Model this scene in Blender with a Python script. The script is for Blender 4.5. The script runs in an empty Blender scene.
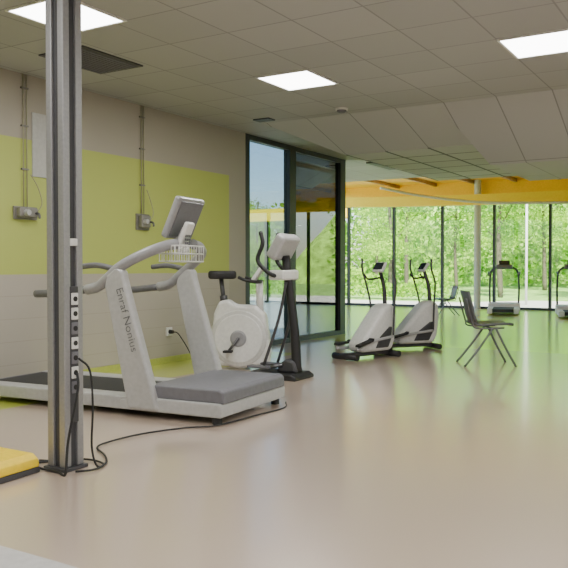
import bpy, bmesh, math, random
import numpy as np
from mathutils import Vector, Matrix
random.seed(7)
S = bpy.context.scene
LINK = S.collection.objects.link

# ------------------------------------------------------------ materials
def new_mat(name):
    m = bpy.data.materials.new(name); m.use_nodes = True
    nt = m.node_tree; nt.nodes.clear()
    return m, nt, nt.nodes, nt.links

def mat(name, col, rough=0.5, metal=0.0, var=0.06, scale=30.0, bump=0.0, spec=0.5):
    m, nt, N, L = new_mat(name)
    out = N.new('ShaderNodeOutputMaterial'); b = N.new('ShaderNodeBsdfPrincipled')
    tc = N.new('ShaderNodeTexCoord'); no = N.new('ShaderNodeTexNoise')
    no.inputs['Scale'].default_value = scale
    L.new(tc.outputs['Object'], no.inputs['Vector'])
    r = N.new('ShaderNodeValToRGB')
    r.color_ramp.elements[0].position = 0.3; r.color_ramp.elements[1].position = 0.7
    r.color_ramp.elements[0].color = (*[c*(1-var) for c in col], 1)
    r.color_ramp.elements[1].color = (*[min(1, c*(1+var)) for c in col], 1)
    L.new(no.outputs['Fac'], r.inputs[0]); L.new(r.outputs[0], b.inputs['Base Color'])
    b.inputs['Roughness'].default_value = rough; b.inputs['Metallic'].default_value = metal
    b.inputs['Specular IOR Level'].default_value = spec
    if bump > 0:
        bp = N.new('ShaderNodeBump'); bp.inputs['Strength'].default_value = bump
        L.new(no.outputs['Fac'], bp.inputs['Height']); L.new(bp.outputs[0], b.inputs['Normal'])
    L.new(b.outputs[0], out.inputs[0])
    return m

def emis(name, col, s):
    m, nt, N, L = new_mat(name)
    out = N.new('ShaderNodeOutputMaterial'); e = N.new('ShaderNodeEmission')
    e.inputs[0].default_value = (*col, 1); e.inputs[1].default_value = s
    L.new(e.outputs[0], out.inputs[0]); return m

def glassmat(name, tint, refl=0.08):
    m, nt, N, L = new_mat(name)
    out = N.new('ShaderNodeOutputMaterial'); t = N.new('ShaderNodeBsdfTransparent')
    t.inputs[0].default_value = (*tint, 1)
    g = N.new('ShaderNodeBsdfGlossy'); g.inputs['Roughness'].default_value = 0.01
    lw = N.new('ShaderNodeLayerWeight'); lw.inputs['Blend'].default_value = 0.5
    pw = N.new('ShaderNodeMath'); pw.operation = 'POWER'; pw.inputs[1].default_value = 4.0
    ad = N.new('ShaderNodeMath'); ad.operation = 'MULTIPLY_ADD'; ad.inputs[1].default_value = 0.6; ad.inputs[2].default_value = refl; ad.use_clamp = True
    mx = N.new('ShaderNodeMixShader')
    L.new(lw.outputs['Facing'], pw.inputs[0]); L.new(pw.outputs[0], ad.inputs[0]); L.new(ad.outputs[0], mx.inputs[0])
    L.new(t.outputs[0], mx.inputs[1]); L.new(g.outputs[0], mx.inputs[2]); L.new(mx.outputs[0], out.inputs[0])
    return m

M_white = mat('white_plastic', (0.70, 0.70, 0.68), 0.4)
M_offwhite = mat('off_white_plastic', (0.58, 0.58, 0.56), 0.4)
M_lgrey = mat('light_grey_paint', (0.42, 0.42, 0.42), 0.4)
M_rail = mat('grey_rail', (0.13, 0.13, 0.14), 0.45)
M_arm = mat('grey_arm_paint', (0.29, 0.29, 0.30), 0.4)
M_mgrey = mat('mid_grey_plastic', (0.15, 0.15, 0.17), 0.5)
M_dgrey = mat('dark_grey_plastic', (0.05, 0.05, 0.055), 0.5)
M_black = mat('black_rubber', (0.014, 0.014, 0.015), 0.55)
M_belt = mat('belt_rubber', (0.03, 0.03, 0.033), 0.7, bump=0.1, scale=200)
M_alu = mat('brushed_aluminium', (0.34, 0.34, 0.35), 0.45, 0.6, scale=60)
M_steel = mat('painted_steel', (0.16, 0.16, 0.17), 0.35, 0.7)
M_frame = mat('dark_window_frame', (0.03, 0.032, 0.035), 0.4, 0.3)
M_yellow = mat('yellow_paint', (1.0, 0.66, 0.02), 0.45)
M_orange = mat('deep_yellow_ceiling_paint', (0.95, 0.52, 0.01), 0.5)
M_yelfoam = mat('yellow_plastic', (0.85, 0.60, 0.01), 0.45)
M_wood = mat('timber_beam', (0.40, 0.22, 0.05), 0.6, var=0.2, scale=8)
M_paper = mat('paper', (0.46, 0.46, 0.44), 0.7)
M_screen = mat('console_screen', (0.03, 0.035, 0.04), 0.15)
M_text = mat('lettering_ink', (0.13, 0.135, 0.15), 0.5)
M_metalbox = mat('grey_metal_box', (0.22, 0.21, 0.19), 0.45, 0.2)
M_conduit = mat('conduit', (0.32, 0.31, 0.20), 0.45)
M_mat = mat('pale_mat', (0.50, 0.49, 0.49), 0.5)
M_chair = mat('chair_shell', (0.085, 0.09, 0.09), 0.4)
M_light = emis('diffuser', (1.0, 0.99, 0.96), 12.0)
M_glass = glassmat('clear_glass', (0.97, 0.985, 0.975), 0.02)
M_glass_tint = glassmat('tinted_glass', (0.14, 0.15, 0.15), 0.20)
M_glass_c = glassmat('court_glass', (0.50, 0.57, 0.60), 0.12)
M_bark = mat('bark', (0.09, 0.08, 0.05), 0.9, var=0.15, scale=12)
M_conc = mat('pale_column', (0.55, 0.56, 0.55), 0.6)

def m_floor():
    m, nt, N, L = new_mat('vinyl_floor')
    out = N.new('ShaderNodeOutputMaterial'); b = N.new('ShaderNodeBsdfPrincipled')
    tc = N.new('ShaderNodeTexCoord')
    n2 = N.new('ShaderNodeTexNoise'); n2.inputs['Scale'].default_value = 90
    L.new(tc.outputs['Object'], n2.inputs[0])
    r = N.new('ShaderNodeValToRGB')
    r.color_ramp.elements[0].color = (0.555, 0.435, 0.345, 1); r.color_ramp.elements[1].color = (0.57, 0.45, 0.36, 1)
    r.color_ramp.elements[0].position = 0.3; r.color_ramp.elements[1].position = 0.7
    L.new(n2.outputs['Fac'], r.inputs[0])
    sx = N.new('ShaderNodeSeparateXYZ'); L.new(tc.outputs['Object'], sx.inputs[0])
    lt = N.new('ShaderNodeMath'); lt.operation = 'LESS_THAN'; lt.inputs[1].default_value = -4.95
    L.new(sx.outputs[0], lt.inputs[0])
    ly = N.new('ShaderNodeMath'); ly.operation = 'LESS_THAN'; ly.inputs[1].default_value = 8.5
    L.new(sx.outputs[1], ly.inputs[0])
    mu = N.new('ShaderNodeMath'); mu.operation = 'MULTIPLY'; L.new(lt.outputs[0], mu.inputs[0]); L.new(ly.outputs[0], mu.inputs[1])
    mx = N.new('ShaderNodeMixRGB'); mx.inputs[2].default_value = (0.60, 0.68, 0.09, 1)
    L.new(mu.outputs[0], mx.inputs[0]); L.new(r.outputs[0], mx.inputs[1])
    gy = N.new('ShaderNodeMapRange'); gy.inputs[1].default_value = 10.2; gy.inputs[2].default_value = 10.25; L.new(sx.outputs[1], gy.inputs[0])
    mg = N.new('ShaderNodeMixRGB'); mg.inputs[2].default_value = (0.74, 0.82, 0.07, 1)  # green tree reflection on the far floor, painted in as a lime zone
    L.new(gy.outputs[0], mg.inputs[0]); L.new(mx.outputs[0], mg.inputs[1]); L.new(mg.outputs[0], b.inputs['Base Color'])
    b.inputs['Roughness'].default_value = 0.30
    b.inputs['Specular IOR Level'].default_value = 1.0
    b.inputs['IOR'].default_value = 1.7
    b.inputs['Coat Weight'].default_value = 1.0; b.inputs['Coat Roughness'].default_value = 0.15; b.inputs['Coat IOR'].default_value = 1.9
    L.new(b.outputs[0], out.inputs[0]); return m

def grid_line(N, L, sock, period, origin, half):
    a = N.new('ShaderNodeMath'); a.operation = 'SUBTRACT'; a.inputs[1].default_value = origin; L.new(sock, a.inputs[0])
    p = N.new('ShaderNodeMath'); p.operation = 'PINGPONG'; p.inputs[1].default_value = period/2; L.new(a.outputs[0], p.inputs[0])
    c = N.new('ShaderNodeMath'); c.operation = 'LESS_THAN'; c.inputs[1].default_value = half; L.new(p.outputs[0], c.inputs[0])
    return c.outputs[0]

def m_ceiling(name, px, ox, py, oy, c1, c2, cl, rough, hl=.007):
    m, nt, N, L = new_mat(name)
    out = N.new('ShaderNodeOutputMaterial'); b = N.new('ShaderNodeBsdfPrincipled'); tc = N.new('ShaderNodeTexCoord')
    sx = N.new('ShaderNodeSeparateXYZ'); L.new(tc.outputs['Object'], sx.inputs[0])
    g1 = grid_line(N, L, sx.outputs[0], px, ox, hl); g2 = grid_line(N, L, sx.outputs[1], py, oy, hl)
    mx = N.new('ShaderNodeMath'); mx.operation = 'MAXIMUM'; L.new(g1, mx.inputs[0]); L.new(g2, mx.inputs[1])
    vm = N.new('ShaderNodeVectorMath'); vm.operation = 'SUBTRACT'; vm.inputs[1].default_value = (ox, oy, -50); L.new(tc.outputs['Object'], vm.inputs[0])
    vd = N.new('ShaderNodeVectorMath'); vd.operation = 'DIVIDE'; vd.inputs[1].default_value = (px, py, 500); L.new(vm.outputs[0], vd.inputs[0])
    vf = N.new('ShaderNodeVectorMath'); vf.operation = 'FLOOR'; L.new(vd.outputs[0], vf.inputs[0])
    wn = N.new('ShaderNodeTexWhiteNoise'); L.new(vf.outputs[0], wn.inputs[0])
    r = N.new('ShaderNodeValToRGB'); r.color_ramp.elements[0].color = (*c1, 1); r.color_ramp.elements[1].color = (*c2, 1)
    L.new(wn.outputs[0], r.inputs[0])
    mc = N.new('ShaderNodeMixRGB'); mc.inputs[2].default_value = (*cl, 1)
    L.new(mx.outputs[0], mc.inputs[0]); L.new(r.outputs[0], mc.inputs[1]); L.new(mc.outputs[0], b.inputs['Base Color'])
    b.inputs['Roughness'].default_value = rough
    L.new(b.outputs[0], out.inputs[0]); return m

def m_wall():
    m, nt, N, L = new_mat('painted_wall')
    out = N.new('ShaderNodeOutputMaterial'); b = N.new('ShaderNodeBsdfPrincipled'); tc = N.new('ShaderNodeTexCoord')
    sx = N.new('ShaderNodeSeparateXYZ'); L.new(tc.outputs['Object'], sx.inputs[0])
    def cmp(s, op, v):
        n = N.new('ShaderNodeMath'); n.operation = op; n.inputs[1].default_value = v; L.new(s, n.inputs[0]); return n.outputs[0]
    def mul(a, c):
        n = N.new('ShaderNodeMath'); n.operation = 'MULTIPLY'; L.new(a, n.inputs[0]); L.new(c, n.inputs[1]); return n.outputs[0]
    band = mul(mul(cmp(sx.outputs[2], 'GREATER_THAN', 1.04), cmp(sx.outputs[2], 'LESS_THAN', 2.30)), cmp(sx.outputs[1], 'LESS_THAN', 8.12))
    low = mul(cmp(sx.outputs[2], 'LESS_THAN', 1.04), cmp(sx.outputs[1], 'LESS_THAN', 8.12))
    seam = mul(low, grid_line(N, L, sx.outputs[2], 0.21, 0.0, 0.003))
    m1 = N.new('ShaderNodeMixRGB'); m1.inputs[1].default_value = (0.36, 0.33, 0.27, 1); m1.inputs[2].default_value = (0.41, 0.465, 0.115, 1); L.new(band, m1.inputs[0])
    m2 = N.new('ShaderNodeMixRGB'); m2.inputs[2].default_value = (0.40, 0.365, 0.31, 1); L.new(low, m2.inputs[0]); L.new(m1.outputs[0], m2.inputs[1])
    m3 = N.new('ShaderNodeMixRGB'); m3.inputs[2].default_value = (0.345, 0.315, 0.265, 1); L.new(seam, m3.inputs[0]); L.new(m2.outputs[0], m3.inputs[1])
    L.new(m3.outputs[0], b.inputs['Base Color']); b.inputs['Roughness'].default_value = 0.55
    no = N.new('ShaderNodeTexNoise'); no.inputs['Scale'].default_value = 120; L.new(tc.outputs['Object'], no.inputs[0])
    bp = N.new('ShaderNodeBump'); bp.inputs['Strength'].default_value = 0.05; L.new(no.outputs['Fac'], bp.inputs['Height']); L.new(bp.outputs[0], b.inputs['Normal'])
    L.new(b.outputs[0], out.inputs[0]); return m

def m_leaf(name, c1, c2):
    m, nt, N, L = new_mat(name)
    out = N.new('ShaderNodeOutputMaterial'); tc = N.new('ShaderNodeTexCoord')
    no = N.new('ShaderNodeTexNoise'); no.inputs['Scale'].default_value = 0.8; no.inputs['Detail'].default_value = 5
    L.new(tc.outputs['Object'], no.inputs[0])
    r = N.new('ShaderNodeValToRGB'); r.color_ramp.elements[0].position = 0.35; r.color_ramp.elements[1].position = 0.65
    r.color_ramp.elements[0].color = (*c1, 1); r.color_ramp.elements[1].color = (*c2, 1)
    L.new(no.outputs['Fac'], r.inputs[0])
    d = N.new('ShaderNodeBsdfDiffuse'); t = N.new('ShaderNodeBsdfTranslucent'); mx = N.new('ShaderNodeMixShader'); mx.inputs[0].default_value = 0.5
    L.new(r.outputs[0], d.inputs[0]); L.new(r.outputs[0], t.inputs[0])
    L.new(d.outputs[0], mx.inputs[1]); L.new(t.outputs[0], mx.inputs[2]); L.new(mx.outputs[0], out.inputs[0])
    return m

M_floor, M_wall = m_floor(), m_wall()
M_ceil = m_ceiling('ceiling_tiles', .57, -4.0, .62, 6.05, (.33, .33, .325), (.37, .37, .365), (.22, .22, .215), .6)
M_panel = m_ceiling('ceiling_panels', .57, -4.0, 1.4, 7.9, (.40, .40, .39), (.43, .43, .42), (.23, .23, .22), .6)
M_ceil_low = m_ceiling('low_ceiling_tiles', .57, -4.0, .62, 9.1, (.42, .42, .40), (.48, .48, .46), (.10, .10, .095), .7, .02)
M_leaf = [m_leaf('leaves_a', (0.18, 0.40, 0.03), (0.50, 0.74, 0.09)), m_leaf('leaves_b', (0.11, 0.31, 0.03), (0.38, 0.64, 0.08))]
M_hill = mat('wooded_hill', (0.26, 0.46, 0.07), 0.95, var=0.5, scale=1.3)
M_grass = mat('grass', (0.24, 0.42, 0.09), 0.9, var=0.35, scale=3)
M_path = mat('gravel', (0.60, 0.58, 0.52), 0.9, var=0.1, scale=8)
M_pave = mat('paving', (0.40, 0.40, 0.38), 0.8, var=0.1, scale=5)
M_plain = mat('plain_wall', (0.38, 0.36, 0.31), 0.6)

# ------------------------------------------------------------ mesh builder
def catmull(pts, n=6):
    pts = [Vector(p) for p in pts]
    if len(pts) < 3: return pts
    P = [pts[0]*2-pts[1]] + pts + [pts[-1]*2-pts[-2]]
    o = []
    for i in range(1, len(P)-2):
        for k in range(n):
            t = k/n
            a, b, c, d = P[i-1], P[i], P[i+1], P[i+2]
            o.append(0.5*((2*b)+(c-a)*t+(2*a-5*b+4*c-d)*t*t+(3*b-a-3*c+d)*t**3))
    o.append(pts[-1]); return o

class B:
    def __init__(s): s.bm = bmesh.new()
    def box(s, lo, hi, rot=None):
        lo, hi = Vector(lo), Vector(hi); c = (lo+hi)/2; d = hi-lo
        r = bmesh.ops.create_cube(s.bm, size=1)
        Mx = Matrix.Translation(c) @ (rot.to_4x4() if rot else Matrix.Identity(4)) @ Matrix.Diagonal((*d, 1))
        bmesh.ops.transform(s.bm, matrix=Mx, verts=r['verts']); return s
    def prism(s, pts, y0, y1, plane='xz'):
        def mk(p, h): return (p[0], h, p[1]) if plane == 'xz' else ((p[0], p[1], h) if plane == 'xy' else (h, p[0], p[1]))
        a = [s.bm.verts.new(mk(p, y0)) for p in pts]; b = [s.bm.verts.new(mk(p, y1)) for p in pts]
        fs = [s.bm.faces.new(a), s.bm.faces.new(list(reversed(b)))]
        n = len(pts)
        for i in range(n): fs.append(s.bm.faces.new((a[i], b[i], b[(i+1) % n], a[(i+1) % n])))
        bmesh.ops.recalc_face_normals(s.bm, faces=fs); return s
    def hexa(s, bot, top):
        a = [s.bm.verts.new(p) for p in bot]; b = [s.bm.verts.new(p) for p in top]; n = len(a)
        fs = [s.bm.faces.new(a), s.bm.faces.new(list(reversed(b)))]
        for i in range(n): fs.append(s.bm.faces.new((a[i], b[i], b[(i+1) % n], a[(i+1) % n])))
        bmesh.ops.recalc_face_normals(s.bm, faces=fs); return s
    def tube(s, pts, r, seg=10, smooth=True, flat=(1, 1)):
        pts = catmull(pts) if smooth else [Vector(p) for p in pts]
        n = len(pts); rings = []; up = None
        for i, p in enumerate(pts):
            t = (pts[min(i+1, n-1)]-pts[max(i-1, 0)]).normalized()
            if up is None:
                up = Vector((0, 0, 1)) if abs(t.z) < 0.9 else Vector((1, 0, 0))
            up = (up - t*up.dot(t)).normalized(); side = t.cross(up)
            rr = r if not isinstance(r, (list, tuple)) else r[0]+(r[1]-r[0])*i/(n-1)
            rings.append([s.bm.verts.new(p + (up*math.cos(a)*flat[0]+side*math.sin(a)*flat[1])*rr) for a in [2*math.pi*k/seg for k in range(seg)]])
        fs = []
        for i in range(n-1):
            for k in range(seg):
                f = s.bm.faces.new((rings[i][k], rings[i][(k+1) % seg], rings[i+1][(k+1) % seg], rings[i+1][k])); f.smooth = True; fs.append(f)
        fs.append(s.bm.faces.new(rings[0])); fs.append(s.bm.faces.new(list(reversed(rings[-1]))))
        bmesh.ops.recalc_face_normals(s.bm, faces=fs); return s
    def lathe(s, prof, c, axis='y', seg=32):
        rings = []
        for (r, h) in prof:
            ring = []
            for k in range(seg):
                a = 2*math.pi*k/seg; u, v = r*math.cos(a), r*math.sin(a)
                p = {'y': (u, h, v), 'z': (u, v, h), 'x': (h, u, v)}[axis]
                ring.append(s.bm.verts.new(Vector(c)+Vector(p)))
            rings.append(ring)
        fs = []
        for i in range(len(rings)-1):
            for k in range(seg):
                f = s.bm.faces.new((rings[i][k], rings[i][(k+1) % seg], rings[i+1][(k+1) % seg], rings[i+1][k])); fs.append(f)
        fs.append(s.bm.faces.new(rings[0])); fs.append(s.bm.faces.new(list(reversed(rings[-1]))))
        bmesh.ops.recalc_face_normals(s.bm, faces=fs); return s
    def obj(s, name, m, parent=None, bevel=0.0, seg=2, label=None, loc=None):
        me = bpy.data.meshes.new(name)
        o = bpy.data.objects.new(name, me)
        vs = [v.co.copy() for v in s.bm.verts]
        c = Vector([(min(v[i] for v in vs)+max(v[i] for v in vs))/2 for i in range(3)]) if parent is not None else Vector((0, 0, 0))
        if loc is not None: c = Vector(loc)
        bmesh.ops.translate(s.bm, verts=s.bm.verts, vec=-c)
        s.bm.to_mesh(me); s.bm.free(); o.location = c
        for mm in (m if isinstance(m, list) else [m]): me.materials.append(mm)
        if bevel > 0:
            md = o.modifiers.new('bevel', 'BEVEL'); md.width = bevel; md.segments = seg; md.limit_method = 'ANGLE'; md.angle_limit = math.radians(35)
        if parent is not None: o.parent = parent
        if label: o['label'] = label
        LINK(o); return o

def root(name, loc, rz, label, cat, group=None):
    e = bpy.data.objects.new(name, None); e.empty_display_size = 0.1
    e.location = loc; e.rotation_euler = (0, 0, math.radians(rz)); e['label'] = label; e['category'] = cat
    if group: e['group'] = group
    LINK(e); return e
def tag(o, label, cat, group=None):
    o['label'] = label; o['category'] = cat
    if group: o['group'] = group
    return o
def structure(o): o['kind'] = 'structure'; return o

# ------------------------------------------------------------ room shell
WX = -5.77
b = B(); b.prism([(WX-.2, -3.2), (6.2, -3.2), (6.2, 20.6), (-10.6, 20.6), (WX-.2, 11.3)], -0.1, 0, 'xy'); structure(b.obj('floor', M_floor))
structure(B().prism([(WX-.2, -3.2), (6.2, -3.2), (6.2, 14.4), (-7.45, 14.4), (WX-.2, 11.3)], 2.9, 3.0, 'xy').obj('ceiling', M_ceil))
structure(B().hexa([(-4.6, 9.1, 2.6), (-2.77, 9.1, 2.6), (-2.77, 12.6, 2.6), (-4.6, 12.6, 2.6)],
                   [(-5.2, 8.05, 2.899), (-2.77, 8.05, 2.899), (-2.77, 12.61, 2.899), (-5.2, 12.61, 2.899)]).obj('ceiling', M_panel))
structure(B().box((-4.58, 9.12, 2.594), (-2.79, 12.58, 2.6)).obj('ceiling', M_ceil_low))
structure(B().hexa([(-2.72, 9.35, 2.36), (6.0, 9.35, 2.36), (6.0, 11.3, 2.36), (-2.72, 11.3, 2.36)],
                   [(-2.95, 8.05, 2.898), (6.0, 8.05, 2.898), (6.0, 11.31, 2.898), (-2.95, 11.31, 2.898)]).obj('ceiling', M_panel))
structure(B().prism([(-7.6, 14.3), (6.2, 14.3), (6.2, 20.7), (-10.8, 20.7)], 3.45, 3.55, 'xy').obj('ceiling', M_orange))
structure(B().prism([(-7.4, 14.35), (6.2, 14.35), (6.2, 14.45), (-7.4, 14.45)], 3.0, 3.45, 'xy').obj('trim_1', M_plain))
structure(B().box((-10.4, 20.44, 2.95), (6.0, 20.56, 3.45)).obj('trim_2', M_orange))
structure(B().box((WX-.2, -3.2, 0), (WX, 8.5, 2.9)).obj('wall_left', M_wall))
structure(B().box((6.0, -3.2, 0), (6.2, 20.6, 3.45)).obj('wall_right', M_plain))
structure(B().box((WX-.2, -3.2, 0), (6.2, -3.0, 2.9)).obj('wall_back', M_plain))
M_skirt = mat('skirting_green', (0.42, 0.47, 0.10), 0.5)
structure(B().box((WX, -3.0, 0), (WX+0.015, 8.5, 0.07)).obj('baseboard_left', M_skirt))

def window(name, p0, p1, posts, z0, z1, glass, fw=0.08, fd=0.1, rail=0.06):
    p0, p1 = Vector((*p0, 0)), Vector((*p1, 0)); d = (p1-p0); Ln = d.length; ang = math.atan2(d.y, d.x)
    e = bpy.data.objects.new(name, None); e.location = p0; e.rotation_euler = (0, 0, ang); e['kind'] = 'structure'; LINK(e)
    B().box((0, -fd/2, z0), (Ln, fd/2, z0+rail)).obj('window_rail', M_frame, e)
    B().box((0, -fd/2, z1-rail), (Ln, fd/2, z1)).obj('window_rail', M_frame, e)
    for s_, w in posts: B().box((s_-w/2, -fd/2-.003, z0), (s_+w/2, fd/2+.003, z1)).obj('mullion', M_frame, e)
    for i in range(len(posts)-1):
        g = glass[i] if isinstance(glass, list) else glass
        B().box((posts[i][0]+posts[i][1]/2, -.004, z0+rail), (posts[i+1][0]-posts[i+1][1]/2, .004, z1-rail)).obj('window_pane', g, e)
    return e
window('window_1', (-10.4, 20.5), (6.0, 20.5), [(0.2+1.45*i, 0.07) for i in range(12)], 0.0, 2.95, M_glass)
window('window_2', (WX-.05, 8.5), (WX-.05, 11.45), [(0.05, 0.10), (1.24, 0.18), (2.87, 0.18)], 0.0, 2.9, [M_glass_c, M_glass_tint], rail=0.07)
window('window_3', (WX-.05, 11.45), (-10.5, 20.5), [(0.04, 0.08), (2.6, 0.08), (5.2, 0.08), (7.8, 0.08), (10.1, 0.08)], 0.0, 3.4, M_glass)
arc = [(x, 2.55+.13*((x+3.8)/5.8)**2) for x in [-9.6+i*.8 for i in range(20)]]
structure(B().prism(arc+[(p[0], p[1]+.24) for p in reversed(arc)], 17.4, 17.6).obj('trim_3', M_yellow))
for i in range(9):
    x = -8.6+i*1.1
    structure(B().box((x, 14.5, 3.36), (x+.07, 20.4, 3.45)).obj('trim_%d' % (4+i), M_wood))
c = tag(B().lathe([(0.09, 0), (0.09, 3.45)], (-6.22, 20.2, 0), 'z').obj('support_column', M_conc), 'round pale grey column in front of tall windows', 'column')

# ------------------------------------------------------------ ceiling fittings
def panel(x, y, en=34):
    e = root('ceiling_light', (x+.285, y+.31, 2.9), 0, 'square white recessed ceiling light panel, switched on', 'ceiling light', 'recessed ceiling light panels')
    f = B(); w, h = .285, .31
    f.box((-w, -h, -.012), (w, -h+.02, .0)); f.box((-w, h-.02, -.012), (w, h, 0)); f.box((-w, -h+.02, -.012), (-w+.02, h-.02, 0)); f.box((w-.02, -h+.02, -.012), (w, h-.02, 0))
    f.obj('light_frame', M_white, e)
    B().box((-w+.02, -h+.02, -.008), (w-.02, h-.02, -.001)).obj('diffuser', M_light, e)
    l = bpy.data.lights.new('lamp', 'AREA'); l.shape = 'RECTANGLE'; l.size = .5; l.size_y = .55; l.energy = en; l.color = (1, .98, .94)
    lo = bpy.data.objects.new('lamp', l); lo.location = (0, 0, -.02); lo.parent = e; LINK(lo)
for x, y in [(-4.0, 6.05), (-1.72, 6.05), (-4.45, 3.57), (0.56, 6.05), (2.84, 6.05), (0.56, 3.57), (2.84, 3.57), (-4.0, 1.09), (-1.72, 1.09), (0.56, 1.09), (2.84, 1.09), (-1.72, -1.39), (4.5, 12.6)]:
    panel(x, y)
e = root('air_vent', (-4.88, 4.83, 2.9), 0, 'dark grey rectangular ventilation grille in the tiled ceiling', 'air vent')
B().box((-.26, -.36, -.012), (.26, .36, 0)).obj('vent_frame', M_dgrey, e)
v = B()
for i in range(11): v.box((-.23+i*.043, -.32, -.02), (-.215+i*.043, .32, -.012))
v.obj('vent_slats', M_mgrey, e)
e = root('smoke_detector', (-3.95, 7.75, 2.9), 0, 'small round white smoke detector on the ceiling', 'smoke detector')
B().lathe([(.07, -.02), (.07, 0)], (0, 0, 0), 'z').obj('detector_base', M_white, e)
B().lathe([(.03, -.05), (.055, -.035), (.055, -.02)], (0, 0, 0), 'z').obj('detector_head', M_mgrey, e)
tag(B().box((-5.15, 7.75, 2.885), (-4.93, 7.9, 2.9)).obj('air_vent', M_dgrey), 'small dark slot vent in the ceiling', 'air vent')
tag(B().box((-5.6, 11.9, 2.88), (-5.25, 12.9, 2.9)).obj('air_vent', M_dgrey), 'long dark vent in the ceiling', 'air vent')
tag(B().tube([(-6.9, 15.4, 2.85), (-6.2, 16.2, 2.70), (-5.0, 16.8, 2.55), (-3.2, 17.1, 2.49)], .03).obj('ceiling_pipe', M_white), 'thin white pipe curving below the yellow ceiling', 'pipe')

# ------------------------------------------------------------ service column
e = root('service_column', (-3.20, 2.955, 0), 0, 'square aluminium service column with power sockets, floor to ceiling', 'column')
a = .068; g_ = .022
f = B()
for sx in (-1, 1):
    for sy in (-1, 1):
        f.box((min(sx*a, sx*g_), min(sy*a, sy*g_), .02), (max(sx*a, sx*g_), max(sy*a, sy*g_), 2.898))
f.obj('column_profile', M_alu, e, bevel=.006)
B().box((-.052, -.052, .02), (.052, .052, 2.897)).obj('column_core', M_dgrey, e)
B().box((-.085, -.085, 0), (.085, .085, .02)).obj('base_plate', M_dgrey, e, bevel=.004)
B().box((.052, -.030, .26), (.070, .030, 1.0)).obj('socket_rail', M_dgrey, e, bevel=.003)
def sock(z, h, m, nm='power_socket'):
    B().box((.070, -.024, z), (.078, .024, z+h)).obj(nm, m, e, bevel=.004)
    if h > .05: B().lathe([(.014, .0), (.014, .004)], (.078, 0, z+h/2), 'x', 14).obj('socket_hole', M_black, e)
for z, m in ((.90, M_white), (.82, M_white), (.74, M_mgrey), (.66, M_white), (.58, M_mgrey), (.50, M_white), (.42, M_mgrey)): sock(z, .065, m)
B().box((.052, -.026, 1.22), (.073, .026, 1.26)).obj('switch', M_white, e, bevel=.004)
def cable(name, pts, r, lab):
    return tag(B().tube(pts, r, 8).obj(name, M_black), lab, 'cable')
cable('power_cable', [(-3.110, 2.955, .53), (-3.08, 2.93, .44), (-3.09, 2.87, .18), (-3.07, 2.83, .015), (-3.13, 2.84, .012), (-3.21, 2.85, .010), (-3.30, 2.85, .012), (-3.39, 2.90, .012), (-3.35, 2.98, .012)], .007, 'black power cable looped at the foot of the aluminium column')
cable('power_cable', [(-3.110, 2.965, .61), (-3.06, 3.0, .54), (-3.04, 3.0, .34), (-3.08, 3.03, .12), (-3.05, 3.04, .012), (-3.07, 3.13, .010), (-3.20, 3.25, .010), (-3.37, 3.36, .010), (-3.42, 3.50, .010), (-3.40, 3.8, .01), (-3.27, 4.1, .010), (-3.14, 4.27, .010), (-3.11, 4.7, .010), (-3.09, 5.08, .010), (-3.12, 5.16, .04)], .006, 'black power cable running across the floor to the treadmill')
cable('power_cable', [(-3.07, 2.90, .010), (-3.02, 2.98, .010), (-3.05, 3.09, .010), (-3.18, 3.13, .010), (-3.31, 3.08, .010), (-3.35, 3.0, .01), (-3.43, 2.97, .01)], .006, 'black cable coiled around the foot of the column')

# ------------------------------------------------------------ yellow block
e = root('step_block', (-3.53, 2.55, 0), 3, 'yellow low step block with dark base on the floor', 'step platform')
B().box((-.28, -.24, 0), (.29, .26, .03)).obj('block_base', M_dgrey, e, bevel=.006)
B().prism([(-.28, .03), (.29, .03), (.28, .075), (.24, .10), (-.28, .11)], -.24, .26).obj('block_top', M_yelfoam, e, bevel=.012)
tag(B().box((-3.8, .7, 0), (-1.85, 1.97, .012)).obj('floor_mat', M_mat, bevel=.004), 'pale grey flat mat lying on the floor', 'mat')

# ------------------------------------------------------------ big treadmill
T = root('treadmill', (-3.13, 4.32, 0), 5, 'white and grey treadmill with handrails, tilted console and basket', 'treadmill')
for y0 in (0.0, .78):
    B().box((-2.42, y0, .045), (-.3, y0+.16, .145)).obj('side_rail', M_lgrey, T, bevel=.012)
B().box((-2.40, .16, .10), (-.55, .78, .135)).obj('running_belt', M_belt, T)
B().box((-2.45, .0, .04), (-2.395, .94, .135)).obj('rear_end_cap', M_mgrey, T, bevel=.01)
B().prism([(-.88, .05), (-.88, .12), (-.70, .15), (-.02, .15), (.0, .14), (.0, .05)], -.02, .99).obj('motor_housing', M_lgrey, T, bevel=.010)
B().prism([(-.70, .145), (-.67, .225), (-.62, .245), (-.03, .245), (.005, .225), (.01, .145)], .0, .97).obj('motor_hood', M_mgrey, T, bevel=.014, seg=3)
for (x, y) in ((-.06, .03), (-.06, .93), (-2.3, .05), (-2.3, .87)):
    B().lathe([(.035, 0), (.035, .05)], (x, y, 0), 'z', 16).obj('foot', M_black, T)
for y0 in (-.045, .895):
    B().prism([(-.79, .06), (-.52, .06), (-.555, .18), (-.82, 1.02), (-.83, 1.08), (-.90, 1.11), (-.98, 1.05), (-1.0, .96)], y0, y0+.08).obj('upright', M_lgrey, T, bevel=.022, seg=3)
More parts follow.
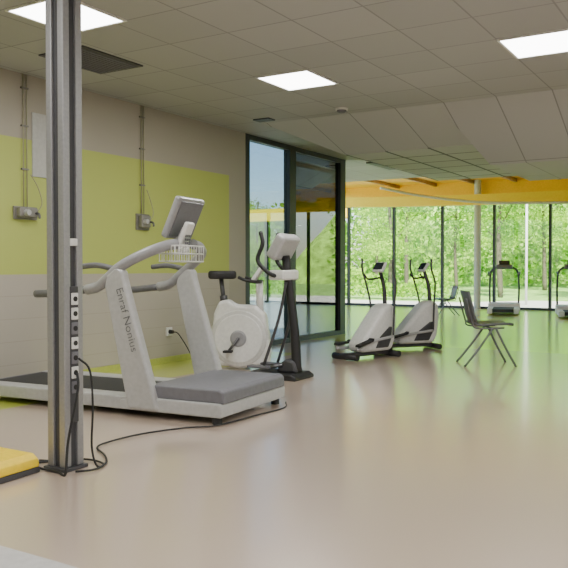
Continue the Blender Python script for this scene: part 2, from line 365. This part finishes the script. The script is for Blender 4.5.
for y, s_ in ((.0, 1), (.93, -1)):
    B().tube([(-1.72, y, .895), (-1.5, y, .905), (-1.20, y, .935)], .030).obj('handrail_grip', M_rail, T)
    B().tube([(-1.20, y, .935), (-1.09, y, .96), (-.99, y, 1.03), (-.88, y, 1.11), (-.77, y+.04*s_, 1.175), (-.68, y+.12*s_, 1.23), (-.63, y+.24*s_, 1.27), (-.60, y+.38*s_, 1.29)], .041).obj('handrail_arch', M_arm, T)
    B().tube([(-1.27, y, 1.11), (-1.1, y, 1.12), (-.92, y, 1.09)], .022).obj('handrail_grip', M_rail, T)
R = Matrix.Rotation(math.radians(25), 3, 'Y')
cc = Vector((-.62, .45, 1.49))
def cbox(c, sz, name, m, bev=.012):
    o = B().box(tuple(-s_/2 for s_ in sz), tuple(s_/2 for s_ in sz), R)
    bmesh.ops.translate(o.bm, verts=o.bm.verts, vec=c); return o.obj(name, m, T, bevel=bev)
cbox(cc, (.06, .36, .34), 'console_housing', M_arm, .02)
cbox(cc + R @ Vector((-.032, 0, 0)), (.012, .31, .28), 'console_screen', M_screen, .003)
cbox(cc + R @ Vector((.032, 0, 0)), (.014, .31, .29), 'console_back', M_mgrey, .006)
B().tube([(-.62, .45, 1.22), (-.65, .45, 1.32), (-.65, .45, 1.42)], .05, flat=(1, .9)).obj('console_neck', M_white, T)
cbox(Vector((-.55, .37, 1.35)), (.045, .10, .22), 'heart_rate_monitor', M_white, .015)
k = B()
for i in range(5):
    for j in range(3):
        k.box((-.533, .335+j*.025, 1.28+i*.027), (-.520, .353+j*.025, 1.30+i*.027))
k.obj('monitor_keys', M_mgrey, T)
k = B()
x0, x1, y0, y1, z0, z1 = -.70, -.52, .24, .58, 1.15, 1.27
for z in (z0, (z0+z1)/2, z1):
    k.tube([(x0, y0, z), (x1, y0, z), (x1, y1, z), (x0, y1, z), (x0, y0, z)], .0055, 6, smooth=False)
n = 10
for i in range(n+1):
    y = y0+(y1-y0)*i/n
    k.tube([(x0, y, z1), (x0, y, z0), (x1, y, z0), (x1, y, z1)], .004, 5, smooth=False)
for i in range(1, 5):
    x = x0+(x1-x0)*i/5
    k.tube([(x, y0, z1), (x, y0, z0), (x, y1, z0), (x, y1, z1)], .004, 5, smooth=False)
k.obj('wire_basket', M_white, T)
cu = bpy.data.curves.new('txt', 'FONT'); cu.body = 'Enraf Nonius'; cu.size = .093; cu.extrude = .001; cu.align_x = 'CENTER'; cu.align_y = 'CENTER'; cu.offset = -.0012
to = bpy.data.objects.new('txt', cu); LINK(to)
bpy.context.view_layer.update()
me = bpy.data.meshes.new_from_object(to.evaluated_get(bpy.context.evaluated_depsgraph_get()))
bpy.data.objects.remove(to)
lt = bpy.data.objects.new('lettering', me); me.materials.clear(); me.materials.append(M_text)
ang = math.atan2(-(1.02-.14), (.82-.555)+.0)
lt.matrix_local = Matrix.Translation((-.79, -.0465, .72)) @ Matrix.Rotation(math.radians(90), 4, 'X') @ Matrix.Rotation(ang, 4, 'Z')
lt.parent = T; LINK(lt)

# ------------------------------------------------------------ exercise bike
def bike(loc, rz):
    e = root('exercise_bike', loc, rz, 'white exercise bike with large round flywheel cover, black saddle', 'exercise bike')
    for x in (-.30, .34):
        B().tube([(x, -.17, .03), (x, .17, .03)], .03, 12, False).obj('stabiliser_bar', M_dgrey, e)
    B().prism([(-.32, .04), (-.32, .08), (-.28, .20), (-.24, .60), (-.18, .74), (-.08, .76), (.0, .70), (.22, .70), (.33, .60), (.38, .20), (.36, .04)], -.09, .09).obj('body_shell', M_white, e, bevel=.035, seg=3)
    B().lathe([(.0001, -.105), (.20, -.11), (.30, -.10), (.325, -.06), (.325, .06), (.30, .10), (.20, .11), (.0001, .105)], (.04, 0, .34), 'y', 48).obj('flywheel_cover', M_offwhite, e, bevel=.006)
    B().lathe([(.255, -.112), (.262, -.109), (.262, .109), (.255, .112)], (.04, 0, .34), 'y', 48).obj('cover_ring', M_white, e)
    B().lathe([(.07, -.122), (.09, -.114), (.09, .114), (.07, .122)], (.04, 0, .34), 'y', 24).obj('crank_disc', M_arm, e)
    B().tube([(.04, -.13, .34), (-.06, -.135, .21)], .014, 8, False).tube([(.04, .13, .34), (.14, .135, .47)], .014, 8, False).tube([(.04, -.14, .34), (.04, .14, .34)], .016, 8, False).obj('crank', M_steel, e)
    B().box((-.11, -.225, .195), (-.01, -.14, .22)).obj('pedal', M_black, e, bevel=.006)
    B().box((.09, .14, .46), (.19, .23, .485)).obj('pedal', M_black, e, bevel=.006)
    B().tube([(-.135, 0, .70), (-.17, 0, .98)], .025, 12, False).obj('seat_post', M_dgrey, e)
    B().tube([(-.135, 0, .72), (-.145, 0, .80)], .042, 12, False).obj('post_collar', M_dgrey, e)
    B().prism([(-.29, -.12), (-.31, 0), (-.29, .12), (-.20, .13), (-.11, .07), (-.02, .035), (.01, 0), (-.02, -.035), (-.11, -.07), (-.20, -.13)], .98, 1.07, 'xy').obj('saddle', M_black, e, bevel=.03, seg=3)
    B().tube([(.26, 0, .62), (.25, 0, .96)], .04, 12, False).obj('handlebar_post', M_white, e)
    B().tube([(.06, -.2, 1.0), (.14, -.22, .97), (.25, -.16, .95), (.27, 0, .95), (.25, .16, .95), (.14, .22, .97), (.06, .2, 1.0)], .017).obj('handlebar', M_black, e)
    B().box((-.02, -.10, -.09), (.02, .10, .09), Matrix.Rotation(math.radians(35), 3, 'Y')).obj('bike_console', M_white, e, bevel=.015).location = (.24, 0, 1.04)
    return e
bike((-4.77, 6.85, 0), 24)

# ------------------------------------------------------------ black stepper
def stepper(loc, rz):
    e = root('cross_trainer', loc, rz, 'black upright cross trainer with grey console and curved handles', 'exercise machine')
    B().prism([(-.34, 0), (-.34, .04), (-.26, .06), (.26, .06), (.31, .03), (.31, 0)], -.20, .20).obj('base_frame', M_black, e, bevel=.012)
    B().prism([(.02, .06), (.05, .14), (.13, .20), (.22, .18), (.26, .06)], -.08, .08).obj('drive_cover', M_dgrey, e, bevel=.025)
    B().tube([(.22, 0, .07), (.19, 0, .5), (.09, 0, 1.22)], [.050, .042], 14).obj('mast', M_black, e)
    for s_ in (-1, 1):
        B().box((-.26, s_*.13-.05, .10), (.0, s_*.13+.05, .125)).obj('foot_plate', M_mgrey, e, bevel=.010)
        B().tube([(-.02, s_*.13, .11), (.10, s_*.08, .14)], .018, 8, False).obj('step_arm', M_steel, e)
        B().tube([(.12, s_*.05, 1.02), (.04, s_*.17, 1.03), (-.08, s_*.19, 1.12), (-.12, s_*.19, 1.2), (-.07, s_*.18, 1.34), (-.10, s_*.17, 1.46)], .021).obj('handle_bar', M_black, e)
        B().tube([(.13, s_*.06, .96), (.08, s_*.12, .6), (-.08, s_*.14, .13)], .015).obj('link_arm', M_dgrey, e)
    Rr = Matrix.Rotation(math.radians(32), 3, 'Y')
    B().box((-.06, -.18, -.135), (.06, .18, .135), Rr).obj('console_housing', M_lgrey, e, bevel=.04, seg=3).location = (.07, 0, 1.31)
    B().box((-.004, -.13, -.09), (.004, .13, .09), Rr).obj('console_screen', M_screen, e).location = (.016, 0, 1.344)
    B().prism([(-.02, -.16), (.16, -.16), (.18, 0), (.16, .16), (-.02, .16)], .98, 1.08, 'xy').obj('accessory_tray', M_white, e, bevel=.02)
    return e
stepper((-4.05, 6.54, 0), 2)

# ------------------------------------------------------------ elliptical trainers
def elliptical(loc, rz, label):
    e = root('elliptical_trainer', loc, rz, label, 'exercise machine', 'elliptical trainers beside the glass wall')
    B().box((-.36, -.05, .03), (.36, .05, .08)).obj('base_rail', M_dgrey, e, bevel=.012)
    for x in (-.36, .38):
        B().tube([(x, -.20, .04), (x, .20, .04)], .038, 12, False).obj('stabiliser_bar', M_black, e)
    B().prism([(-.20, .08), (.34, .08), (.40, .20), (.43, .46), (.41, .62), (.30, .67), (.18, .61), (-.02, .40), (-.20, .20)], -.13, .13).obj('drive_cover', M_white, e, bevel=.055, seg=3)
    B().prism([(.02, .12), (.26, .12), (.31, .22), (.33, .38), (.27, .38), (.10, .26)], -.14, .14).obj('side_panel', M_dgrey, e, bevel=.02)
    B().tube([(.34, 0, .60), (.32, 0, .85), (.25, 0, 1.06)], [.028, .022], 12).obj('mast', M_dgrey, e)
    Rr = Matrix.Rotation(math.radians(35), 3, 'Y')
    B().box((-.02, -.09, -.075), (.02, .09, .075), Rr).obj('console_housing', M_white, e, bevel=.02).location = (.24, 0, 1.11)
    B().box((-.004, -.07, -.05), (.004, .07, .05), Rr).obj('console_screen', M_screen, e).location = (.220, 0, 1.125)
    for s_ in (-1, 1):
        B().tube([(.25, 0, .98), (.17, s_*.12, .96), (.11, s_*.14, 1.02)], .012).obj('fixed_handle', M_black, e)
    for s_, o in ((-1, .04), (1, -.04)):
        B().tube([(.28+o*.3, s_*.18, .26), (.29+o*.2, s_*.19, .62), (.26+o, s_*.21, .9), (.20+o, s_*.22, 1.08), (.20+o, s_*.22, 1.22)], .013).obj('moving_handle', M_dgrey, e)
        B().tube([(-.34, s_*.17, .13), (-.1, s_*.17, .17+o), (.28+o*.3, s_*.18, .26)], .018).obj('pedal_arm', M_lgrey, e)
        B().prism([(-.34, .16), (-.10, .20+o*.5), (-.09, .24+o*.5), (-.12, .22+o*.5), (-.33, .19)], s_*.18-.045, s_*.18+.045).obj('foot_plate', M_black, e, bevel=.006)
    return e
elliptical((-4.00, 8.52, 0), 72, 'white and dark grey elliptical trainer beside the dark-framed glass partition')
elliptical((-3.95, 9.72, 0), 50, 'white and dark grey elliptical trainer standing behind another one')

# ------------------------------------------------------------ chairs
def chair(loc, rz, label, group=None):
    e = root('chair', loc, rz, label, 'chair', group)
    def shell(prof, w, th, name):
        bb = B(); rows = []
        n = 9
        for (x, z) in prof:
            r = []
            for i in range(n):
                t = i/(n-1)*2-1
                r.append(bb.bm.verts.new((x+ (.03*t*t if name == 'backrest' else 0), t*w, z+(.015*t*t if name == 'seat' else 0))))
            rows.append(r)
        for i in range(len(rows)-1):
            for k_ in range(n-1):
                f_ = bb.bm.faces.new((rows[i][k_], rows[i][k_+1], rows[i+1][k_+1], rows[i+1][k_])); f_.smooth = True
        o = bb.obj(name, M_chair, e); md = o.modifiers.new('s', 'SOLIDIFY'); md.thickness = th; md.offset = 0
        return o
    shell([(.24, .455), (.20, .465), (.05, .46), (-.12, .45), (-.19, .47)], .22, .025, 'seat')
    shell([(-.19, .48), (-.225, .58), (-.25, .70), (-.285, .84)], .22, .018, 'backrest')
    for s_ in (-1, 1):
        y = s_*.21
        B().tube([(.05, y*.9, .43), (.16, y, .2), (.27, y*1.05, .0)], .013, 8).obj('leg', M_steel, e)
        B().tube([(.02, y*.9, .43), (-.14, y, .2), (-.30, y*1.05, .0)], .013, 8).obj('leg', M_steel, e)
        B().tube([(.14, y*.95, .43), (-.16, y*.95, .43), (-.21, y*.9, .50), (-.28, y*.9, .76)], .010, 8).obj('side_tube', M_steel, e)
    B().tube([(.0, -.19, .428), (.0, .19, .428)], .01, 8, False).obj('cross_tube', M_steel, e)
    return e
chair((-2.55, 8.66, 0), 30, 'dark plastic chair with splayed steel legs, alone on open floor')
chair((-6.00, 17.1, 0), 215, 'dark stacking chair near the tall windows').scale = (.88, .88, .82)
chair((-6.75, 12.2, 0), 20, 'dark stacking chair on the terrace behind the glass partition')

# ------------------------------------------------------------ far treadmills
def small_treadmill(loc, rz, label):
    e = root('treadmill', loc, rz, label, 'treadmill', 'treadmills by the windows')
    for xa in (-.36, .24): B().box((xa, -1.5, .03), (xa+.12, -.1, .15)).obj('side_rail', M_white, e, bevel=.015)
    B().box((-.24, -1.5, .06), (.24, -.3, .14)).obj('running_belt', M_belt, e)
    B().prism([(-.5, .03), (-.45, .22), (-.1, .25), (0, .15), (0, .03)], -.38, .38, 'yz').obj('motor_hood', M_white, e, bevel=.03)
    for s_ in (-1, 1):
        B().tube([(s_*.34, -.2, .15), (s_*.35, -.22, .6), (s_*.33, -.28, .95), (s_*.26, -.32, 1.08), (s_*.12, -.33, 1.13)], .024).obj('upright', M_dgrey, e)
        B().tube([(s_*.33, -.28, .95), (s_*.36, -.45, 1.0), (s_*.36, -.65, .98), (s_*.35, -.8, .92)], .02).obj('handrail', M_dgrey, e)
    B().box((-.20, -.06, -.04), (.20, .06, .04), Matrix.Rotation(math.radians(40), 3, 'X')).obj('console_housing', M_mgrey, e, bevel=.03).location = (0, -.33, 1.13)
    B().box((-.13, -.02, -.07), (.13, .02, .07), Matrix.Rotation(math.radians(-20), 3, 'X')).obj('console_screen', M_screen, e, bevel=.015).location = (0, -.3, 1.22)
    return e
small_treadmill((-5.25, 19.3, 0), 14, 'white treadmill with dark console facing the windows')
small_treadmill((-3.55, 18.9, 0), 14, 'white treadmill with dark handrails facing the windows')

# ------------------------------------------------------------ wall items
def wall_unit(y, w, hz, label):
    e = root('wall_unit', (WX, y, 1.61), 0, label, 'wall fixture', 'conduit fed wall units')
    B().box((0, -w/2, -hz), (.02, w/2, hz)).obj('back_plate', M_metalbox, e, bevel=.003)
    B().box((.02, -w/2+.02, -hz*.7), (.08, w/2-.04, hz*.8)).obj('unit_body', M_metalbox, e, bevel=.012)
    B().lathe([(.03, 0), (.026, .04)], (.08, -w/6, 0), 'x', 20).obj('dial', M_lgrey, e)
    B().tube([(.08, w/4, -.0), (.12, w/4, -.01), (.13, w/4, -.05)], .012).obj('hook', M_steel, e)
    for s_ in (-.02, .02):
        B().tube([(.015, s_, hz*.8), (.015, s_, 1.285)], .0055, 8, False).obj('conduit', M_conduit, e)
    for z in (.4, .8, 1.15): B().box((0, -.04, z), (.022, .04, z+.015)).obj('conduit_clip', M_metalbox, e)
    B().tube([(.05, w/2-.04, 0), (.06, w/2+.02, .1), (.05, w/2-.02, .25), (.04, .04, .36)], .005, 6).obj('loop_wire', M_conduit, e)
wall_unit(4.84, .27, .06, 'grey metal wall unit below two thin vertical conduits')
wall_unit(6.45, .21, .09, 'small grey metal wall unit with dial below vertical conduits')
tag(B().box((WX, 4.93, 1.96), (WX+.012, 5.25, 2.56)).obj('paper_notice', M_paper), 'plain pale paper sheet fixed to the green wall', 'paper')
e = root('wall_socket', (WX, 6.9, .36), 0, 'white wall socket with a black plug in it', 'power socket')
B().box((0, -.05, -.05), (.02, .05, .05)).obj('socket_plate', M_white, e, bevel=.006)
B().lathe([(.025, 0), (.02, .05)], (.02, 0, 0), 'x', 16).obj('plug', M_black, e)
cable('power_cable', [(WX+.07, 6.9, .36), (WX+.12, 6.93, .34), (WX+.18, 7.0, .2), (WX+.25, 7.08, .02), (WX+.4, 7.1, .01)], .006, 'thin black cable hanging from the wall socket')

# ------------------------------------------------------------ outside
tag(B().box((-70, -20, -.3), (50, 90, -.15)).obj('lawn', M_grass), 'green grass outside the windows', 'grass')['kind'] = 'stuff'
tag(B().prism([(-30, 24), (-8.5, 22.6), (-8, 21.2), (14, 21.0), (14, 30), (-7, 29.5), (-9, 26.6), (-30, 27.5)], -.15, -.13, 'xy').obj('footpath', M_path), 'pale gravel path crossing the grass outside', 'path')
tag(B().prism([(-6.0, 8.3), (-6.0, 11.4), (-10.7, 20.5), (-14, 20.5), (-14, 8.3)], -.15, -.0, 'xy').obj('terrace', M_pave), 'grey paved terrace outside the glass partition', 'terrace')
e = root('canopy', (-12.0, 21.5, -.15), 0, 'yellow outdoor canopy beam on steel posts', 'canopy')
B().box((-6, -.1, 2.80), (1.3, .1, 3.2)).obj('beam', M_yellow, e)
for x in (-5.8, -3.8, -1.8, .2): B().box((x, -.05, 0), (x+.1, .05, 2.80)).obj('post', M_frame, e)
bb = B(); rows = []
for j in range(7):
    r = []
    for i in range(40):
        x = -26+i*1.2
        r.append(bb.bm.verts.new((x, 53+j*2.2, -.15 + (math.sin(j/6*math.pi/2))*(8+1.2*math.sin(x*.5)+.8*math.sin(x*1.3+j)))))
    rows.append(r)
for j in range(6):
    for i in range(39):
        f_ = bb.bm.faces.new((rows[j][i], rows[j][i+1], rows[j+1][i+1], rows[j+1][i])); f_.smooth = True
tag(bb.obj('hillside', M_hill), 'green wooded slope rising behind the trees', 'hill')

def leaf_mesh(name, n, fn, size, m):
    rng = np.random.default_rng(len(name)*7+n)
    C = fn(rng, n)
    a = rng.normal(size=(n, 3)); a /= np.linalg.norm(a, axis=1)[:, None]
    t = rng.normal(size=(n, 3)); bb = np.cross(a, t); bb /= np.linalg.norm(bb, axis=1)[:, None]
    s_ = size*rng.uniform(.5, 1.2, n)[:, None]
    V = np.stack([C-a*s_, C+bb*s_*.6, C+a*s_, C-bb*s_*.6], 1).reshape(-1, 3)
    F = np.arange(4*n).reshape(n, 4)
    me_ = bpy.data.meshes.new(name); me_.from_pydata(V.tolist(), [], F.tolist()); me_.materials.append(m); return me_
def crown(lo, hi, rad):
    def fn(rng, n):
        k_ = 22
        cz = rng.uniform(lo, hi, k_); an = rng.uniform(0, 6.28, k_); rr = rad*np.sqrt(rng.uniform(0, 1, k_))*np.where(cz > (lo+hi)/2, .8, 1)
        cen = np.stack([rr*np.cos(an), rr*np.sin(an), cz], 1)
        return cen[rng.integers(0, k_, n)] + rng.normal(size=(n, 3))*np.array([.42, .42, .25])
    return fn
variants = []
for i, (lo, hi, rad) in enumerate([(2.6, 8.5, 1.4), (3.0, 9.0, 1.25), (2.2, 7.5, 1.4)]):
    me_ = leaf_mesh('foliage_mesh_%d' % i, 4600, crown(lo, hi, rad), .085, M_leaf[i % 2])
    tb = B(); tb.tube([(0, 0, 0), (.1, .05, 2.5), (0, .1, 5), (.1, 0, 8)], [.13, .05], 8)
    for k_ in range(7):
        z = 2.6+k_*.72; an = k_*2.3
        tb.tube([(.05, .05, z), (math.cos(an)*.6, math.sin(an)*.6, z+.6), (math.cos(an)*1.2, math.sin(an)*1.2, z+1.2)], [.035, .012], 6)
    t0 = tb.obj('trunk', M_bark); tm = t0.data; bpy.data.objects.remove(t0)
    variants.append((me_, tm))
def tree(x, y, v, s_, rz):
    if x < -.50*y: s_ *= .65
    e = root('tree', (x, y, -.15), rz, 'slender deciduous tree with bright green leaves', 'tree', 'woodland trees outside')
    e.scale = (s_, s_, s_)
    for nm, mm in (('trunk', variants[v][1]), ('foliage', variants[v][0])):
        o = bpy.data.objects.new(nm, mm); o.parent = e; LINK(o)
k = 0
for row, (yy, dx, n) in enumerate([(32.5, 4.8, 8), (38, 4.8, 9), (43.5, 4.8, 10)]):
    for i in range(n):
        x = -4.2 - i*dx + random.uniform(-.3, .3) - row*1.6 + (2.4 if row == 2 else 0)
        tree(x, yy+random.uniform(-.4, .4), k % 3, random.uniform(.88, 1.0), random.uniform(0, 360)); k += 1
def belt(rng, n):
    x = rng.uniform(-75, 14, n); hh = np.where(x < -25, 5.6, 11.0)
    z = .1+rng.uniform(0, 1, n)**.95*hh*(0.87+.2*np.sin(x*.6))
    return np.stack([x, 48+rng.uniform(0, 4, n), z], 1)
o = bpy.data.objects.new('woodland', leaf_mesh('woodland', 52000, belt, .22, M_leaf[1])); LINK(o); tag(o, 'dense bright green woodland behind the trees', 'woodland'); o['kind'] = 'stuff'
def hedge(rng, n):
    x = rng.uniform(-40, -9.8, n); z = rng.uniform(0, 1, n)*(.8+.35*np.sin(x*1.7))
    return np.stack([x, 28.0+rng.uniform(0, .8, n), z-.02], 1)
o = bpy.data.objects.new('undergrowth', leaf_mesh('undergrowth', 12000, hedge, .10, M_leaf[0])); LINK(o); tag(o, 'low green undergrowth along the gravel path', 'bushes'); o['kind'] = 'stuff'
e = root('lamp_post', (-6.35, 26.0, -.13), 0, 'slim white outdoor lamp post by the path', 'lamp post')
B().tube([(0, 0, 0), (0, 0, 3.8)], .04, 12, False).obj('pole', M_white, e)
B().lathe([(.16, 3.8), (.18, 3.95), (.05, 4.05)], (0, 0, 0), 'z').obj('lamp_head', M_lgrey, e)

# ------------------------------------------------------------ light
w = bpy.data.worlds.new('World'); S.world = w; w.use_nodes = True
N = w.node_tree.nodes; L = w.node_tree.links
bg = N['Background']; sk = N.new('ShaderNodeTexSky')
try:
    sk.sky_type = 'NISHITA'; sk.sun_disc = False; sk.sun_elevation = math.radians(50); sk.sun_rotation = math.radians(150)
except Exception as ex: print(ex)
L.new(sk.outputs[0], bg.inputs[0]); bg.inputs[1].default_value = 0.55
sun = bpy.data.lights.new('sun', 'SUN'); sun.energy = 21.0; sun.angle = math.radians(2); sun.color = (1, .97, .82)
so = bpy.data.objects.new('sun', sun); so.rotation_euler = Vector((-.35, .6, -.75)).to_track_quat('-Z', 'Y').to_euler(); LINK(so)

# ------------------------------------------------------------ camera
cam = bpy.data.cameras.new('camera'); co = bpy.data.objects.new('camera', cam); LINK(co)
cam.sensor_width = 36; cam.lens = 36*765/568; cam.clip_end = 300
p = math.atan(16/765)
fw = Vector((-.5195*math.cos(p), .8545*math.cos(p), -math.sin(p)))
co.location = (0, 0, 1.1); co.rotation_euler = fw.to_track_quat('-Z', 'Y').to_euler()
S.camera = co
